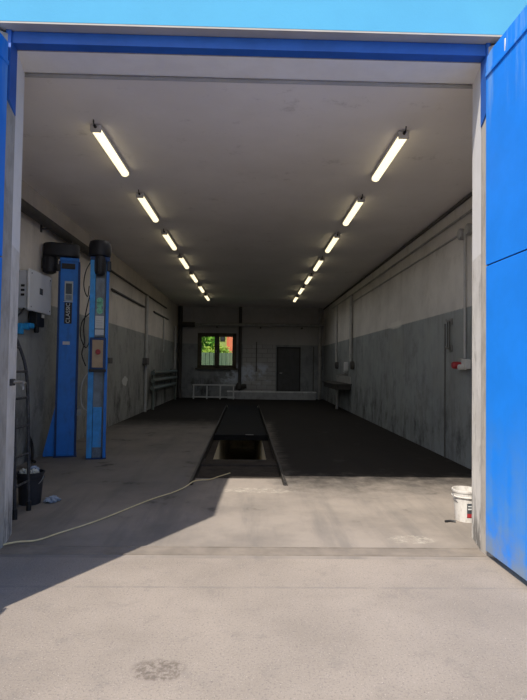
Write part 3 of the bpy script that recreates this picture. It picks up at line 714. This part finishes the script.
conduit('scratch_conduit', [(xr + .01, 9.3, .0), (xr + .01, 9.3, 2.4)], .012, 'conduitdk', 'thin dark vertical cable on the right wall behind the hooks', 'cable')
for y, lab in ((17.75, 'dark round switch box on the right wall, near end of the wash basin'), (21.0, 'dark round switch box on the right wall, far end of the wash basin')):
    m = MB(); m.lathe([(.12, -.12), (.14, -.09), (.14, 0)], (XR - .002, y, 1.65), 18, 'X'); tag(m.build('switch_box', 'duct', None, True), lab, 'switch', 'switch boxes over the basin')
ws = thing('wash_basin', 'dark wall-hung wash basin far down the right wall', 'basin', (XR - .003, 0, 0))
m = MB(); m.box(-.55, 0, 18.2, 21.2, .78, .98, .04); m.box(-.60, 0, 18.1, 21.3, .96, 1.0, .01); m.build('basin', 'duct', ws)
m = MB(); m.box(-.03, 0, 18.2, 21.2, 1.0, 1.25, .005); m.build('splashback', 'pipegrey', ws)
m = MB(); m.tube([(-.25, 19.7, .80), (-.25, 19.7, .0)], .05, 10); m.build('drain_pipe', 'conduit', ws, True)
m = MB(); m.tube([(0, 18.9, 1.30), (-.2, 18.9, 1.32), (-.34, 18.9, 1.30), (-.36, 18.9, 1.2)], .028, 8); m.tube([(-.08, 18.9, 1.3), (-.08, 18.9, 1.38)], .03, 8); m.build('tap', 'pale_steel', ws, True)
sd = thing('soap_dispenser', 'white dispenser on the right wall above the wash basin', 'dispenser', (XR - .002, 18.85, 1.45))
m = MB(); m.box(-.14, 0, -.13, .13, 0, .32, .03); m.build('body', 'white', sd)
m = MB(); m.box(-.16, -.02, -.06, .06, -.05, .01, .01); m.build('nozzle', 'greycase', sd)

# ------------------------------------------------------------------ back wall fittings
hp = thing('back_pipe', 'long grey pipe running across the back wall over window and door', 'pipe', (0, YB - .003, 3.52))
m = MB(); m.tube([(-2.8, -.35, 0), (3.45, -.35, .06)], .075, 12); m.build('pipe_run', 'pipegrey', hp, True)
m = MB(); m.tube([(-3.40, -.35, 0), (-2.75, -.35, 0)], .12, 12); m.build('pipe_sleeve', 'duct', hp, True)
for x in (-1.7, .4, 2.4):
    m = MB(); m.box(x - .03, x + .03, -.36, 0, -.12, -.06); m.build('bracket', 'duct', hp)
rp = thing('riser_pipe', 'dark riser pipe on the back wall right of the window', 'pipe', (-.58, YB - .12, 0))
m = MB(); m.tube([(0, 0, .60), (0, 0, ZC)], .075, 12); m.build('pipe_run', 'duct', rp, True)
m = MB(); m.lathe([(.08, .42), (.14, .46), (.155, .58), (.12, .70), (.075, .76)], (-.02, -.06, 0), 18); m.build('pump_body', 'duct', rp, True)
m = MB(); m.lathe([(.09, 0), (.11, .05), (.09, .22)], (.12, -.06, .60), 12, 'X'); m.build('pump_motor', 'duct', rp, True)
m = MB(); m.tube([(-.02, -.06, .0), (-.02, -.06, .45)], .06, 10); m.build('pump_leg', 'duct', rp, True)
conduit('riser_pipe', [(3.30, YB - .12, 0), (3.30, YB - .12, ZC)], .085, 'pipegrey', 'light grey riser pipe in the back right corner', 'pipe')
conduit('wall_conduit', [(.22, YB - .03, 1.3), (.22, YB - .03, 2.75)], .022, 'conduitdk', 'short thin dark conduit on the back wall left of the grey door', 'conduit')
conduit('wall_conduit', [(3.0, YB - .03, .4), (3.0, YB - .03, 2.55)], .022, 'conduitdk', 'thin dark conduit on the back wall right of the grey door', 'conduit')
lg = thing('low_platform', 'long low concrete platform along the foot of the back wall', 'platform', (0, 24.6, 0))
m = MB(); m.box(-1.13, 3.05, .02, .32, 0, .33, .01); m.build('platform_body', 'concrete', lg)
m = MB(); m.box(-1.16, 3.08, 0, .34, .33, .385, .008); m.build('platform_top', 'concretetop', lg)
bl = thing('ladder', 'pale aluminium ladder lying on its side below the window', 'ladder', (-2.75, 24.42, 0), 0)
for z in (.10, .66):
    m = MB(); m.box(0, 1.98, -.03, .03, z - .03, z + .03, .006); m.build('rail', 'alu', bl)
for k in range(4):
    m = MB(); x = .05 + k * .62; m.box(x - .03, x + .03, -.02, .02, .0, .68, .006); m.build('rung', 'alu', bl)

# ------------------------------------------------------------------ garden behind the window
m = MB(); m.quad((-25, YB + T, 0), (25, YB + T, 0), (25, 80, 0), (-25, 80, 0))
tag(m.build('lawn', 'grass'), 'green lawn behind the back window', 'lawn', None, 'structure')
fn = thing('garden_fence', 'grey-green ribbed metal fence seen low through the window', 'fence', (0, 33, 0))
m = MB(); pts = []; x = -8.0
while x < 4:
    pts += [(x, 0), (x + .1, 0), (x + .13, .05), (x + .23, .05)]; x += .26
for (xa, ya), (xb, yb) in zip(pts, pts[1:]): m.quad((xa, ya, .05), (xb, yb, .05), (xb, yb, 2.38), (xa, ya, 2.38))
fs = m.build('fence_sheet', 'fence', fn); sm = fs.modifiers.new('s', 'SOLIDIFY'); sm.thickness = .01
for x in (-7, -4.6, -2.2, .2, 2.6):
    m = MB(); m.box(x - .04, x + .04, .06, .14, 0, 2.42, .005); m.build('fence_post', 'fence', fn)
ho = thing('house', 'orange-red house with dark window beyond the garden', 'house', (0, 46, 0))
m = MB(); m.box(-2.25, 6, 0, 7, 0, 5.5); m.build('house_wall', 'house', ho)
m = MB(); m.box(-5.2, -2.25, .3, 6, 0, 4.9); m.build('house_wing', 'wing', ho)
m = MB(); m.prism([(-3.6, -.4, 5.5), (-3.6, 7.4, 5.5), (-3.6, 3.5, 8.2)], (10, 0, 0)); m.build('house_roof', 'rooft', ho)
m = MB(); m.box(-2.85, -2.42, .22, .35, 3.75, 4.35, .01); m.build('house_window', 'pane_dark', ho)
def bush(name, label, cat, c, rx, ry, rz, n, mat, size, trunk=None, group=None):
    o = thing(name, label, cat, (c[0], c[1], 0), 0, group)
    m = MB(); rnd = random.Random(hash(label) % 1 + len(label))
    cl = [Vector((rnd.gauss(0, .45) * rx, rnd.gauss(0, .45) * ry, rnd.gauss(0, .42) * rz)) for _ in range(26)]
    for i in range(n):
        b = rnd.choice(cl); p = b + Vector((rnd.gauss(0, .2) * rx, rnd.gauss(0, .2) * ry, rnd.gauss(0, .2) * rz)) + Vector((0, 0, c[2]))
        if p.z < .05: continue
        R = Matrix.Rotation(rnd.uniform(0, 6.3), 3, Vector((rnd.gauss(0, 1), rnd.gauss(0, 1), rnd.gauss(0, 1))).normalized()); s = size * rnd.uniform(.6, 1.3)
        m.quad(*[p + R @ Vector(q) for q in ((-s, 0, 0), (0, -s * .5, 0), (s, 0, .02), (0, s * .5, 0))])
    m.build('foliage', mat, o)
    m = MB(); m.tube([(0, 0, 0), (.05, 0, c[2] * .6), (0, .05, c[2] + rz * .4)], trunk or .06, 8)
    for k in range(5): m.tube([(0, 0, c[2] * .6), (rnd.gauss(0, .4) * rx, rnd.gauss(0, .4) * ry, c[2] + rz * .3)], .03, 6)
    m.build('trunk', 'bark', o, True)
GG = 'garden greenery behind the window'
bush('garden_tree', 'dense green tree filling the left window light', 'tree', (-4.6, 40, 3.6), 1.2, .9, 2.2, 4200, 'leafA', .16, .12, GG)
bush('garden_tree', 'green tree top standing behind the middle window bar', 'tree', (-3.0, 42, 3.4), .30, .5, .9, 900, 'leafA', .12, .06, GG)
bush('garden_shrub', 'yellow-green shrub low behind the right window light', 'shrub', (-2.4, 38, 2.5), .95, .8, .55, 1300, 'leafB', .11, .05, GG)
bush('garden_shrub', 'yellow-flecked shrub low behind the left window light', 'shrub', (-3.1, 36.5, 2.2), .5, .5, .45, 700, 'leafB', .10, .05, GG)
bush('garden_tree', 'tall green tree beyond, left of the orange house', 'tree', (-9.5, 43, 5), 1.8, 2, 4, 3500, 'leafA', .25, .2, GG)

# ------------------------------------------------------------------ light and camera
for o in [x for x in COL.objects if x.name.split('.')[0] == 'ceiling_lamp']:
    for yy in (.45, 1.05):
        ld = bpy.data.lights.new('tube_light', 'SPOT'); ld.energy = 7; ld.color = (.96, .97, 1.0); ld.spot_size = math.radians(168); ld.spot_blend = .7; ld.shadow_soft_size = 0.0
        lo = bpy.data.objects.new('tube_light', ld); COL.objects.link(lo); lo.location = (o.location.x, o.location.y + yy, ZC - .135)
sd_ = Vector((.58, 1, -1.38)).normalized()
su = bpy.data.lights.new('sun', 'SUN'); su.energy = 5.4; su.angle = math.radians(.55); su.color = (1.0, .93, .84)
so = bpy.data.objects.new('sun', su); COL.objects.link(so); so.rotation_euler = sd_.to_track_quat('-Z', 'Y').to_euler(); so.location = (-6, -8, 14)
wd = bpy.data.worlds.new('sky'); S.world = wd; wd.use_nodes = True
nt = wd.node_tree; bg = nt.nodes['Background']
sk_ = nt.nodes.new('ShaderNodeTexSky'); sk_.sky_type = 'NISHITA'; sk_.sun_disc = False
sk_.sun_elevation = math.asin(-sd_.z); sk_.sun_rotation = math.atan2(-sd_.x, -sd_.y)
sk_.air_density = 1.0; sk_.dust_density = 1.5; sk_.ozone_density = 1.0
nt.links.new(sk_.outputs[0], bg.inputs[0]); bg.inputs[1].default_value = .14

cam = bpy.data.cameras.new('camera'); co = bpy.data.objects.new('camera', cam); COL.objects.link(co); S.camera = co
cam.sensor_fit = 'VERTICAL'; cam.sensor_height = 36; cam.lens = 36 * 520 / 700; cam.clip_end = 300
yaw, pitch, roll = math.radians(-1.27), math.radians(1.72), math.radians(.8)
f = Vector((math.sin(-yaw) * math.cos(pitch), math.cos(yaw) * math.cos(pitch), math.sin(pitch)))
r = Vector((math.cos(yaw), math.sin(yaw), 0)); u = r.cross(f)
r2 = r * math.cos(roll) + u * math.sin(roll); u2 = u * math.cos(roll) - r * math.sin(roll)
co.matrix_world = Matrix(((r2.x, u2.x, -f.x, 0), (r2.y, u2.y, -f.y, 0), (r2.z, u2.z, -f.z, 1.6), (0, 0, 0, 1)))

S.view_settings.view_transform = 'Standard'; S.view_settings.look = 'None'; S.view_settings.gamma = 1; S.view_settings.exposure = .25
S.view_settings.use_curve_mapping = False
S.cycles.use_denoising = True; S.cycles.max_bounces = 14; S.cycles.diffuse_bounces = 8; S.cycles.transparent_max_bounces = 12
S.cycles.sample_clamp_indirect = 6
